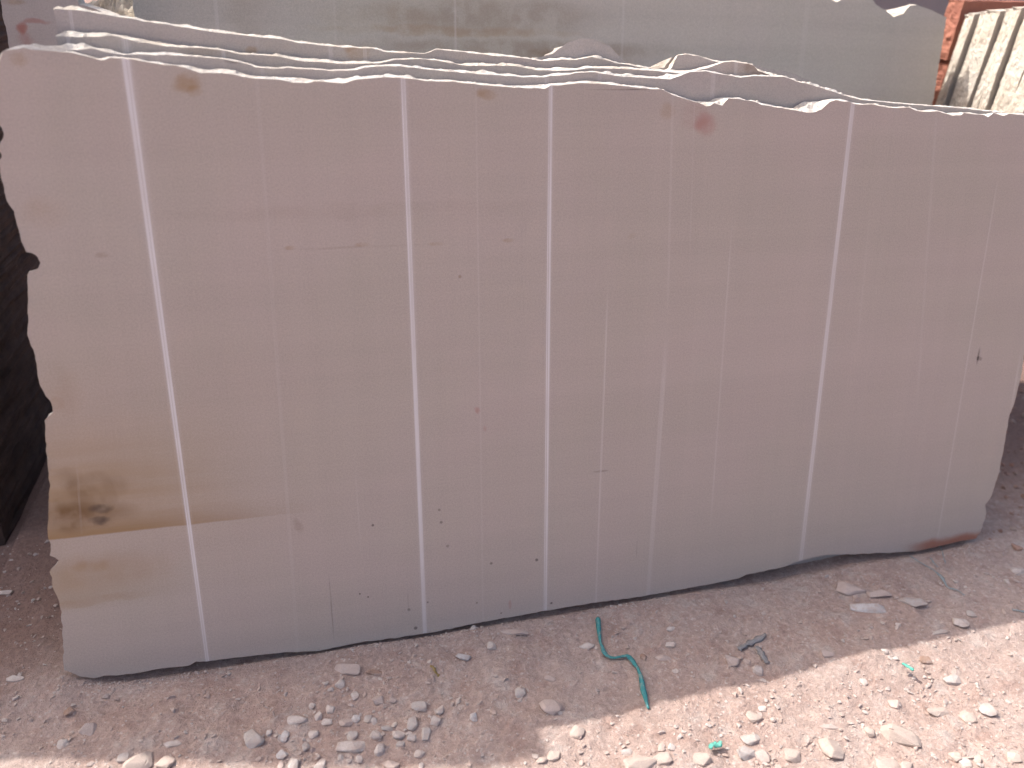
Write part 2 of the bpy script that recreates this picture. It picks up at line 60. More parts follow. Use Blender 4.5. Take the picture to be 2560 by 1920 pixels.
STONES = [(-0.4288, -0.0817, 0.0687, 0.0354, 0.0177, 'pink', 'flat pinkish stone with a reddish underside, nearest the slab base left of centre'), (-0.3673, -0.1079, 0.0454, 0.0165, 0.0083, 'brown', 'low brown stone chip just right of the flat pinkish stone'), (-0.6457, -0.2366, 0.0556, 0.0457, 0.0228, 'grey', 'squarish grey stone with a reddish lower side on the shaded ground at lower left'), (-0.549, -0.2074, 0.052, 0.022, 0.011, 'pale', 'long pale flat pebble at the left end of the shaded pebble cluster'), (-0.4372, -0.3054, 0.0697, 0.0329, 0.0165, 'pale', 'widest pale stone, pointed at both ends, in the shaded pebble cluster'), (-0.8764, -0.2564, 0.0622, 0.0522, 0.0261, 'tan', 'big sunlit rounded rock at the very bottom left of the ground'), (-0.9923, -0.1368, 0.0358, 0.0316, 0.0158, 'pink', 'squarish pink stone sunk in the dust below the slab left corner'), (-1.0377, -0.0841, 0.028, 0.0237, 0.0118, 'brown', 'small rusty brown pebble below the slab left corner'), (-1.0375, -0.1661, 0.0273, 0.0273, 0.0137, 'grey', 'lone dark grey pebble on the shaded dust at lower left'), (-0.8117, -0.2181, 0.0404, 0.0162, 0.0081, 'pale', 'pale flat chip on shaded ground just above the sunlit strip at lower left'), (-0.9074, -0.2303, 0.0264, 0.0244, 0.0122, 'grey', 'grey stone leaning against the big sunlit rock at bottom left'), (-0.8206, -0.263, 0.0448, 0.0299, 0.0149, 'tan', 'sunlit ragged chip right of the big rock at bottom left'), (-1.1703, 0.0223, 0.0429, 0.0158, 0.0079, 'pale', 'flat whitish chip on the ground at the far left beside the slab'), (-1.2697, 0.3375, 0.0502, 0.0276, 0.0138, 'pale', 'flattish pale stone on dark ground left of the slab corner'), (-0.1026, -0.0094, 0.0216, 0.0194, 0.0097, 'white', 'small white chip touching the slab base below the dots'), (-0.1471, -0.0993, 0.046, 0.0272, 0.0136, 'blue', 'bluish white crushed lump near the slab base'), (-0.0735, -0.0802, 0.0254, 0.0254, 0.0127, 'white', 'pale crumbly lump right of the bluish white crushed one'), (-0.0102, -0.0448, 0.0904, 0.0237, 0.0118, 'pink', 'long flat pinkish chip lying along the slab base'), (-0.0407, -0.2396, 0.0303, 0.0283, 0.0141, 'grey', 'greyish wedge stone on shaded ground left of the turquoise twine'), (0.0192, -0.2961, 0.0559, 0.038, 0.019, 'pink', 'largest shaded wedge with a dark brown side, just above the shadow step'), (0.0432, -0.207, 0.0309, 0.0165, 0.0082, 'pink', 'small pink chip with a dark side above the large shaded wedge'), (0.0561, -0.3734, 0.0412, 0.0314, 0.0157, 'tan', 'bright sunlit stone on the shadow step with a shadow at its right'), (0.1654, -0.1289, 0.0428, 0.0171, 0.0086, 'white', 'white crumb touching the left side of the turquoise twine'), (0.3959, -0.13, 0.0332, 0.0155, 0.0077, 'pale', 'upper pale chip of the trio right of the turquoise twine'), (0.3719, -0.1787, 0.0326, 0.0196, 0.0098, 'pale', 'middle pale chip of the trio right of the turquoise twine'), (0.3355, -0.2115, 0.0428, 0.0193, 0.0096, 'pink', 'lower pinkish chip of the trio right of the turquoise twine'), (0.2903, -0.1962, 0.0192, 0.0214, 0.0107, 'brown', 'small reddish brown pebble right beside the bend of the turquoise twine'), (0.4965, -0.2593, 0.0478, 0.0369, 0.0185, 'pink', 'triangular pinkish stone with a dark lower edge on the shaded ground'), (0.5379, -0.2683, 0.024, 0.0175, 0.0087, 'pink', 'small pebble right of the triangular pinkish stone'), (0.5464, -0.3027, 0.0347, 0.0282, 0.0141, 'pale', 'rounded pale pebble below the blue grey scrap'), (0.5495, -0.328, 0.0173, 0.0129, 0.0065, 'pale', 'tiny pale pebble under the rounded one below the blue grey scrap'), (0.7409, -0.3015, 0.0406, 0.0203, 0.0102, 'pink', 'slanting pink chip alone on the shaded ground right of the scrap'), (0.9459, -0.1735, 0.1118, 0.034, 0.017, 'blue', 'long bluish white flat stone on the shaded ground at right'), (0.9452, -0.108, 0.0814, 0.0444, 0.0222, 'pink', 'broad flat pink flake behind the long bluish white stone'), (1.0081, -0.1394, 0.0745, 0.0323, 0.0161, 'pink', 'narrower flat pink flake right behind the long bluish white stone'), (1.0806, -0.1903, 0.0749, 0.0375, 0.0187, 'grey', 'grey stone with a dark hollow side right of the long bluish white stone'), (1.1548, -0.2857, 0.0424, 0.0349, 0.0175, 'pale', 'pale rounded pebble on shaded ground at far right'), (1.2128, -0.26, 0.0305, 0.0254, 0.0127, 'grey', 'grey pebble just behind the pale rounded one at far right'), (1.0783, -0.2996, 0.0537, 0.0171, 0.0085, 'grey', 'thin grey sliver left below the pale rounded pebble at far right'), (0.8872, -0.3297, 0.0209, 0.0185, 0.0093, 'pale', 'small pale pebble alone just above the shadow edge right of centre'), (0.9869, -0.2521, 0.0169, 0.0145, 0.0072, 'pale', 'tiny pale pebble between the grey hollow stone and the shadow edge'), (0.9707, -0.3761, 0.0351, 0.0234, 0.0117, 'brown', 'dark brown round pebble touching the shadow edge at right'), (1.4787, -0.1389, 0.0555, 0.0305, 0.0153, 'pale', 'flat pale stone cut off by the right border'), (1.4019, -0.1762, 0.0216, 0.0189, 0.0095, 'pale', 'small pale pebble left below the flat stone at the right border'), (0.7775, -0.4, 0.02, 0.0178, 0.0089, 'white', 'small bright pebble right at the sunlit side of the shadow edge'), (0.4696, -0.4271, 0.0435, 0.029, 0.0145, 'tan', 'brick-shaped sunlit stone below the shadow edge right of centre'), (0.5032, -0.4077, 0.0209, 0.0168, 0.0084, 'white', 'bright little pebble touching the brick-shaped sunlit stone'), (0.8109, -0.4749, 0.0287, 0.0265, 0.0132, 'pink', 'sunlit pink pebble with a dark right side below the turquoise stub'), (0.8973, -0.5139, 0.0559, 0.0291, 0.0145, 'tan', 'flat-topped sunlit stone at the end of the turquoise stub shadow'), (0.9517, -0.5472, 0.0383, 0.0338, 0.0169, 'tan', 'left one of the two knobbly sunlit stones at far right'), (1.0066, -0.5453, 0.0388, 0.0388, 0.0194, 'grey', 'right one of the two knobbly sunlit stones, greyish'), (0.7647, -0.5532, 0.0987, 0.0558, 0.0279, 'tan', 'broad flat sunlit flake of sandstone at lower right'), (0.7022, -0.5276, 0.0255, 0.0234, 0.0117, 'tan', 'sunlit pebble with a dark side left of the broad flat flake'), (0.5932, -0.5463, 0.0516, 0.0537, 0.0268, 'tan', 'tallest sunlit rock at lower right, throwing the darkest shadow'), (0.5029, -0.5426, 0.0547, 0.0344, 0.0172, 'tan', 'block-shaped sunlit rock left of the tallest rock'), (0.6878, -0.6149, 0.0686, 0.0374, 0.0187, 'tan', 'wide sunlit rock on the bottom border at lower right'), (0.7288, -0.6272, 0.0377, 0.0272, 0.0136, 'tan', 'sunlit rock at the bottom border right of the wide one'), (0.4346, -0.5251, 0.0441, 0.0321, 0.016, 'pink', 'smooth pinkish flake overlapping the grey one at the bottom'), (0.3992, -0.5132, 0.0519, 0.036, 0.018, 'grey', 'smooth greyish flake left of the pinkish one at the bottom'), (0.4339, -0.4823, 0.0527, 0.0284, 0.0142, 'grey', 'flat bluish grey flake above the pair of smooth flakes'), (0.9927, -0.4458, 0.0441, 0.0278, 0.0139, 'grey', 'flat bluish grey sunlit stone below the dark brown pebble'), (0.6252, -0.4932, 0.0589, 0.0126, 0.0063, 'pink', 'low sunlit ridge of stone above the tallest rock'), (0.1632, -0.4847, 0.0926, 0.0328, 0.0164, 'tan', 'broad chalky sunlit flake on the bottom border below the twine'), (0.2158, -0.4843, 0.0448, 0.0292, 0.0146, 'tan', 'sunlit chunk right of the broad chalky flake on the bottom border'), (0.2244, -0.4562, 0.0216, 0.0177, 0.0088, 'tan', 'left one of two small sunlit pebbles above the chunk at the bottom'), (0.2472, -0.4608, 0.0217, 0.0197, 0.0098, 'white', 'right one of two small sunlit pebbles above the chunk at the bottom'), (0.2978, -0.5041, 0.0452, 0.0334, 0.0167, 'tan', 'sunlit stone left of the turquoise scrap at the bottom'), (0.1456, -0.447, 0.0292, 0.0214, 0.0107, 'grey', 'grey-sided pebble above the broad chalky flake at the bottom'), (-0.0124, -0.4186, 0.0345, 0.023, 0.0115, 'tan', 'sunlit chip below the shadow step at the bottom'), (-0.0399, -0.4225, 0.0268, 0.0172, 0.0086, 'tan', 'small sunlit chip left of the chip below the shadow step'), (0.8475, -0.6321, 0.0302, 0.0259, 0.0129, 'tan', 'sunlit pebble with a dark face, left one of the trio at the bottom right'), (0.8578, -0.6468, 0.028, 0.0237, 0.0119, 'pale', 'middle pebble of the trio at the bottom right'), (0.8896, -0.6497, 0.0217, 0.0196, 0.0098, 'tan', 'right pebble of the trio at the bottom right'), (0.9695, -0.6625, 0.0332, 0.031, 0.0155, 'tan', 'sunlit rounded stone near the bottom right corner')]
CLUSTER = [(-0.4504, -0.121, 0.0267, 0.0247, 0.0123, 'pale'), (-0.4734, -0.1342, 0.0184, 0.0143, 0.0072, 'grey'), (-0.4203, -0.163, 0.0203, 0.0243, 0.0122, 'pale'), (-0.3686, -0.1903, 0.0302, 0.0261, 0.0131, 'pink'), (-0.3351, -0.1967, 0.0201, 0.0181, 0.009, 'pink'), (-0.4776, -0.1912, 0.0241, 0.0221, 0.011, 'pale'), (-0.5169, -0.1706, 0.0202, 0.0162, 0.0081, 'pale'), (-0.5032, -0.2049, 0.018, 0.026, 0.013, 'pale'), (-0.4867, -0.2273, 0.0258, 0.0199, 0.0099, 'pale'), (-0.4473, -0.2325, 0.0357, 0.0238, 0.0119, 'pink'), (-0.422, -0.2269, 0.0218, 0.0199, 0.0099, 'blue'), (-0.3958, -0.235, 0.0178, 0.0198, 0.0099, 'grey'), (-0.3832, -0.2429, 0.0158, 0.0178, 0.0089, 'pale'), (-0.5174, -0.2507, 0.0256, 0.0217, 0.0108, 'pale'), (-0.6129, -0.226, 0.0159, 0.0159, 0.008, 'blue'), (-0.5772, -0.2417, 0.0198, 0.0257, 0.0129, 'blue'), (-0.5882, -0.2418, 0.0139, 0.0139, 0.0069, 'grey'), (-0.4641, -0.3244, 0.0173, 0.0154, 0.0077, 'grey'), (-0.4464, -0.336, 0.0134, 0.0134, 0.0067, 'pale'), (-0.4253, -0.3365, 0.0173, 0.0173, 0.0086, 'pale'), (-0.2765, -0.2282, 0.0419, 0.0259, 0.013, 'grey'), (-0.2357, -0.2458, 0.0278, 0.0278, 0.0139, 'pale'), (-0.2495, -0.2778, 0.0255, 0.0216, 0.0108, 'pale'), (-0.2991, -0.2755, 0.0294, 0.0333, 0.0167, 'grey'), (-0.2754, -0.3028, 0.0253, 0.0331, 0.0165, 'grey'), (-0.3327, -0.2919, 0.0312, 0.0273, 0.0136, 'pale'), (-0.3077, -0.3101, 0.0233, 0.0213, 0.0107, 'pale'), (-0.3343, -0.3177, 0.0251, 0.0193, 0.0097, 'grey'), (-0.355, -0.2705, 0.0333, 0.0137, 0.0069, 'grey'), (-0.4346, -0.2732, 0.0254, 0.0254, 0.0127, 'grey'), (-0.3833, -0.2868, 0.0292, 0.0253, 0.0127, 'pale'), (-0.5835, -0.2909, 0.0312, 0.0214, 0.0107, 'blue'), (-0.56, -0.3226, 0.027, 0.0347, 0.0173, 'grey'), (-0.5862, -0.3187, 0.0154, 0.0212, 0.0106, 'pink'), (-0.1635, -0.286, 0.0197, 0.0236, 0.0118, 'blue'), (-0.3803, -0.3235, 0.025, 0.0289, 0.0144, 'pale'), (-0.2969, -0.3501, 0.0287, 0.0192, 0.0096, 'pale'), (-0.5065, -0.3323, 0.0269, 0.025, 0.0125, 'pale'), (-0.3618, -0.3646, 0.0418, 0.0247, 0.0124, 'pink'), (-0.5338, -0.2812, 0.0195, 0.0215, 0.0107, 'grey')]
# ---------------------------------------------------------------- helpers
TH = math.radians(10.0)            # lean of the slab pack
rng = random.Random(7)
COL = sc.collection

def gz(x):                         # gentle rise of the yard towards the right
    t = min(1.0, max(0.0, (x - .2)))
    return -.031 + .027 * t * t * (3 - 2 * t)

def fbm(x, y, z=0.0, o=3, f=1.0):
    v = 0.0; a = 1.0
    for _ in range(o):
        v += a * noise.noise((x * f, y * f, z * f)); a *= .5; f *= 2.03
    return v

def interp(pts, x):
    if x <= pts[0][0]: return pts[0][1]
    for (a, b), (c, d) in zip(pts, pts[1:]):
        if x <= c:
            return b + (d - b) * (x - a) / (c - a) if c > a else d
    return pts[-1][1]

def link(name, me, mats, parent=None, smooth=False):
    o = bpy.data.objects.new(name, me); COL.objects.link(o)
    for m in (mats if isinstance(mats, (list, tuple)) else [mats]): me.materials.append(m)
    if parent: o.parent = parent
    if smooth:
        for p in me.polygons: p.use_smooth = True
    return o

def tag(o, label=None, cat=None, group=None, kind='thing'):
    if label: o['label'] = label
    if cat: o['category'] = cat
    if group: o['group'] = group
    if kind: o['kind'] = kind
    return o

class NT:                          # small node-tree writer
    def __init__(s, name):
        s.m = bpy.data.materials.new(name); s.m.use_nodes = True
        s.t = s.m.node_tree; s.b = s.t.nodes['Principled BSDF']
        s.b.inputs['Roughness'].default_value = .9
        s.b.inputs['Specular IOR Level'].default_value = .25
        s.co = s.t.nodes.new('ShaderNodeTexCoord').outputs['Object']
        sep = s.t.nodes.new('ShaderNodeSeparateXYZ'); s.L(s.co, sep.inputs[0])
        s.x, s.y, s.z = sep.outputs
    def L(s, a, b): s.t.links.new(a, b)
    def val(s, sock, v):
        if hasattr(v, 'is_output'): s.L(v, sock)
        else: sock.default_value = v
    def math(s, op, a, b=0.0, c=0.0, clamp=False):
        n = s.t.nodes.new('ShaderNodeMath'); n.operation = op; n.use_clamp = clamp
        s.val(n.inputs[0], a); s.val(n.inputs[1], b); s.val(n.inputs[2], c); return n.outputs[0]
    def rng(s, v, a, b, c=0.0, d=1.0, smooth=True):
        n = s.t.nodes.new('ShaderNodeMapRange'); n.interpolation_type = 'SMOOTHSTEP' if smooth else 'LINEAR'
        s.val(n.inputs[0], v)
        for i, q in zip((1, 2, 3, 4), (a, b, c, d)): s.val(n.inputs[i], q)
        return n.outputs[0]
    def vec(s, sx=1, sy=1, sz=1, off=(0, 0, 0)):
        n = s.t.nodes.new('ShaderNodeMapping'); s.L(s.co, n.inputs[0])
        n.inputs['Scale'].default_value = (sx, sy, sz); n.inputs['Location'].default_value = off; return n.outputs[0]
    def noise(s, scale, detail=4, rough=.55, vec=None, dist=0.0):
        n = s.t.nodes.new('ShaderNodeTexNoise'); s.L(vec if vec is not None else s.co, n.inputs['Vector'])
        n.inputs['Scale'].default_value = scale; n.inputs['Detail'].default_value = detail
        n.inputs['Roughness'].default_value = rough; n.inputs['Distortion'].default_value = dist; return n.outputs[0]
    def mix(s, fac, a, b):
        n = s.t.nodes.new('ShaderNodeMix'); n.data_type = 'RGBA'
        s.val(n.inputs[0], fac)
        for i, q in ((6, a), (7, b)):
            if hasattr(q, 'is_output'): s.L(q, n.inputs[i])
            else: n.inputs[i].default_value = (*q, 1)
        return n.outputs[2]
    def mul(s, c, f):              # colour times scalar
        n = s.t.nodes.new('ShaderNodeVectorMath'); n.operation = 'SCALE'
        s.L(c, n.inputs[0]); s.val(n.inputs['Scale'], f); return n.outputs[0]
    def out(s, colour, height=None, dist=.002, strength=1.0, rough=None):
        if hasattr(colour, 'is_output'): s.L(colour, s.b.inputs['Base Color'])
        else: s.b.inputs['Base Color'].default_value = (*colour, 1)
        if height is not None:
            n = s.t.nodes.new('ShaderNodeBump'); n.inputs['Distance'].default_value = dist
            n.inputs['Strength'].default_value = strength
            s.L(height, n.inputs['Height']); s.L(n.outputs[0], s.b.inputs['Normal'])
        if rough is not None: s.val(s.b.inputs['Roughness'], rough)
        return s.m

TINT = {'rust': (.36, .22, .10), 'red': (.42, .20, .165), 'umber': (.20, .115, .055), 'dark': (.06, .045, .045)}

def sawn(name, a, b, streaks=(), spots=(), dots=(), seed=0.0, stain=None, red_edge=None, bands=.5):
    """Sawn sandstone face: fine grain, faint bedding, pale saw streaks, iron stains."""
    t = NT(name)
    o = (seed, seed * 1.7, seed * .6)
    big = t.noise(2.2, 4, .6, t.vec(1, 1, 1.2, o), .3)
    col = t.mix(t.rng(big, .32, .68), a, b)
    bed = t.noise(1.0, 3, .6, t.vec(.5, .5, 14, o))
    vert = t.noise(1.0, 3, .6, t.vec(24, 1, .35, o))
    grain = t.noise(520, 1, .6)
    f = t.math('ADD', t.rng(bed, .3, .7, 1 - .028 * bands, 1 + .025 * bands), t.rng(vert, .3, .7, -.012, .012))
    f = t.math('ADD', f, t.rng(grain, .3, .7, -.07, .07))
    speck = t.noise(210, 2, .75)
    f = t.math('ADD', f, t.rng(speck, .3, .7, -.055, .05))
    col = t.mul(col, f)
    w = t.t.nodes.new('ShaderNodeTexNoise'); t.L(t.co, w.inputs['Vector'])
    w.inputs['Scale'].default_value = 16; w.inputs['Detail'].default_value = 3
    def vm(op, *v):
        n = t.t.nodes.new('ShaderNodeVectorMath'); n.operation = op
        for q, s in zip(v, n.inputs): t.val(s, q)
        return n.outputs[1] if op in ('DOT_PRODUCT', 'LENGTH', 'DISTANCE') else n.outputs[0]
    wob = vm('SUBTRACT', w.outputs['Color'], (.5, .5, .5))
    soft = vm('MULTIPLY_ADD', wob, (.05, 0, .035), t.co)
    crisp = vm('MULTIPLY_ADD', wob, (.004, 0, .004), t.co)
    if stain:                      # iron-stained bed at lower left, cut off sharply by a bedding plane
        (u0, v0), (u1, v1), (u2, v2) = stain
        sl = (v1 - v0) / (u1 - u0)
        d = t.math('ADD', vm('DOT_PRODUCT', crisp, (-sl, 0, 1)), sl * u0 - v0)
        cut = t.rng(d, -.002, .002)
        sx = vm('DOT_PRODUCT', soft, (1, 0, 0))
        st = t.noise(1.0, 3, .6, t.vec(1.5, 1, 26))
        m = t.math('MULTIPLY', t.rng(d, .05, .34, 1, 0), t.rng(sx, -1.02, -.55, 1, 0))
        m = t.math('MULTIPLY', t.math('MULTIPLY', m, cut), t.rng(st, .3, .7, .6, 1.2))
        col = t.mix(t.math('MULTIPLY', m, .75, clamp=True), col, (.38, .24, .115))
        thin = t.math('MULTIPLY', t.rng(d, .0, .06, 1, 0), t.rng(sx, -.92, -.42, 1, 0))
        thin = t.math('MULTIPLY', t.math('MULTIPLY', thin, cut), t.rng(st, .3, .7, .7, 1.1))
        col = t.mix(t.math('MULTIPLY', thin, .75, clamp=True), col, (.30, .17, .07))
        low = t.math('MULTIPLY', t.rng(d, -.19, -.15), t.rng(d, -.09, -.03, 1, 0))
        low = t.math('MULTIPLY', low, t.rng(sx, -1.06, -.72, 1, 0))
        col = t.mix(t.math('MULTIPLY', low, .36), col, (.36, .245, .125))
        wide = t.math('MULTIPLY', t.rng(sx, -1.1, -.2, 1, 0), t.math('MULTIPLY', t.rng(t.z, .10, .45), t.rng(t.z, .5, 1.0, 1, 0)))
        col = t.mix(t.math('MULTIPLY', wide, .30), col, (.43, .32, .21))
    acc = {}
    for (u, v, rx, ry, c, s) in spots:
        src = soft if min(rx, ry) > .006 else crisp
        q = vm('MULTIPLY_ADD', src, (.85 / rx, 0, .85 / ry), (-u * .85 / rx, 0, -v * .85 / ry))
        m = t.rng(vm('DOT_PRODUCT', q, q), 0.0, 1.3, s, 0)
        acc[c] = m if c not in acc else t.math('ADD', acc[c], m)
    for (u, v, r) in dots:
        q = vm('SUBTRACT', crisp, (u, 0, v)); q = vm('MULTIPLY', q, (1, 0, 1))
        m = t.rng(vm('LENGTH', q), r * .5, r * 1.1, .62, 0)
        acc['dark'] = m if 'dark' not in acc else t.math('ADD', acc['dark'], m)
    for c, m in acc.items():
        col = t.mix(t.math('MULTIPLY', m, t.rng(w.outputs[0], .36, .58, .45, 1.12), clamp=True), col, TINT[c])
    tot = None
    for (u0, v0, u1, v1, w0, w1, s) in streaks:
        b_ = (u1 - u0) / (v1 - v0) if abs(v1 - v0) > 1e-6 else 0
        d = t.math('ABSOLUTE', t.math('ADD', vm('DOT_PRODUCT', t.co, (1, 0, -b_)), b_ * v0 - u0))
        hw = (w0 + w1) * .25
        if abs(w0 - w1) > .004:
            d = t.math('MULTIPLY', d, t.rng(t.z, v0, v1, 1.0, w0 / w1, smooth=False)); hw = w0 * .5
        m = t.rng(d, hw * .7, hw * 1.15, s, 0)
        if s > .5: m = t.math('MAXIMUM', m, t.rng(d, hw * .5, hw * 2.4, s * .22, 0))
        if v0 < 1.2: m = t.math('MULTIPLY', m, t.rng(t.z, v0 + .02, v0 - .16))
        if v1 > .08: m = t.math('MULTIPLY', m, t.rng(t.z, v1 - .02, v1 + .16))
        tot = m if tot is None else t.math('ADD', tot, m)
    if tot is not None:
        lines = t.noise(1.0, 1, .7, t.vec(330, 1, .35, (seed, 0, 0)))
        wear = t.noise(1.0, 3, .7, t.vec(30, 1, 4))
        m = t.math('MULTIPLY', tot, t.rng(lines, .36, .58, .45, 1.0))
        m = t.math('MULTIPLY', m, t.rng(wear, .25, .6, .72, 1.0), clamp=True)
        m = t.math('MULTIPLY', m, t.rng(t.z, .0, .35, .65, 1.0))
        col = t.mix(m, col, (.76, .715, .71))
    if red_edge:                   # red clay skin left on the lower right edge
        (u0, v0), (u1, v1), (u2, v2) = red_edge
        sl = (v2 - v0) / (u2 - u0)
        d = t.math('ADD', vm('DOT_PRODUCT', soft, (-sl, 0, 1)), sl * u0 - v0)
        m = t.math('MULTIPLY', t.rng(d, .004, .030, 1, 0), t.rng(t.x, u0, u1))
        col = t.mix(t.math('MULTIPLY', m, .85), col, (.34, .125, .075))
    h = t.math('MULTIPLY_ADD', grain, .5, t.math('MULTIPLY', vert, .3))
    return t.out(col, h, .0012, .5)

def broken(name, a=(.68, .635, .585), b=(.60, .53, .46), seed=0.0):
    t = NT(name)
    n1 = t.noise(14, 5, .6, t.vec(1, 1, 1, (seed, 0, seed)))
    n2 = t.noise(120, 5, .7)
    col = t.mix(t.rng(n1, .38, .68), a, b)
    col = t.mul(col, t.rng(n2, .25, .75, .80, 1.10))
    return t.out(col, t.math('MULTIPLY_ADD', n1, 1.0, n2), .006, .9)

PINK_A = (.498, .416, .374); PINK_B = (.478, .412, .360)
GREY_A = (.46, .396, .368); GREY_B = (.44, .39, .352)

# ---------------------------------------------------------------- ground
def axis(lo, hi, step, far):
    a = []; v = lo
    while v < hi: a.append(v); v += step
    s = step
    while v < far: a.append(v); s *= 1.18; v += s
    a.append(far); s = step; v = lo - step; pre = []
    while v > -far: pre.append(v); s *= 1.18; v -= s
    pre.append(-far); return pre[::-1] + a

def ground_z(x, y):
    z = gz(x)
    fade = max(0.0, 1 - max(abs(x), abs(y)) / 6.0)
    r = 1 - math.exp(-(y / .06) ** 2) * .75 if -1.1 < x < 1.5 else 1.0
    z += fade * r * (.010 * fbm(x, y, 1.3, 2, 3.2) + .0055 * fbm(x, y, 4.1, 3, 15) + .0026 * fbm(x, y, 9.1, 2, 62) + .007 * max(0, fbm(x, y, 2.7, 2, 24) - .15) ** 1.0)
    if y > -.35 and -1.3 < x < 1.7:
        z += (interp(CONTACT, x) - gz(x)) * math.exp(-(min(0, y + .015) / .07) ** 2)
        if -1.02 < x < 1.42: z -= .009 * min(1, max(0, (y + .012) / .012)) * min(1, (x + 1.02) * 12)
    if y > .45 and x > .9: z += fade * .03 * max(0, fbm(x, y, 7.7, 3, 5))
    return z

gx = axis(-1.45, 1.75, .0075, 60.0); gy = axis(-.62, .12, .0075, 60.0)
verts = [(x, y, ground_z(x, y)) for y in gy for x in gx]
nx = len(gx)
faces = [(j * nx + i, j * nx + i + 1, (j + 1) * nx + i + 1, (j + 1) * nx + i) for j in range(len(gy) - 1) for i in range(nx - 1)]
me = bpy.data.meshes.new('ground'); me.from_pydata(verts, [], faces)
t = NT('quarry_dust')
n1 = t.noise(2.2, 4, .6, None, .3); n2 = t.noise(13, 5, .65); n3 = t.noise(70, 4, .7); n4 = t.noise(380, 2, .7)
c = t.mix(t.rng(n1, .35, .65), (.48, .35, .30), (.505, .39, .343))
c = t.mix(t.rng(n2, .52, .70, 0, .8), c, (.55, .47, .43))
c = t.mix(t.rng(n2, .46, .34, 0, .6), c, (.40, .27, .225))
vo = t.t.nodes.new('ShaderNodeTexVoronoi'); t.L(t.co, vo.inputs['Vector']); vo.inputs['Scale'].default_value = 85   # grit pressed into the dust
c = t.mix(t.math('MULTIPLY', t.rng(vo.outputs['Distance'], .22, .40, 1, 0), t.rng(n3, .48, .62)), c, (.56, .48, .44))
earth_shade = t.math('ADD', t.y, t.math('MULTIPLY_ADD', n1, .5, -.25))
earth_shade = t.math('ADD', earth_shade, t.rng(t.x, -.9, -1.3, 0, .25))  # brings the painted shade forward into the gap at left
c = t.mix(t.rng(earth_shade, .0, .45, 0, .8), c, (.25, .15, .12))          # reddish earth, darkened to paint in the shade behind the slabs
c = t.mul(c, t.math('ADD', t.rng(n3, .25, .75, .80, 1.14), t.rng(n4, .25, .75, -.12, .10)))
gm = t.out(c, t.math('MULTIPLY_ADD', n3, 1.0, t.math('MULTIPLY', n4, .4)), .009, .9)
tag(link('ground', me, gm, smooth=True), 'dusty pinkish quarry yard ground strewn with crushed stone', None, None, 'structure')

# ---------------------------------------------------------------- slabs
def resample(pts, step):
    r = []
    for (a, b), (c, d) in zip(pts, pts[1:]):
        n = max(1, int(math.hypot(c - a, d - b) / step))
        r += [(a + (c - a) * k / n, b + (d - b) * k / n) for k in range(n)]
    return r

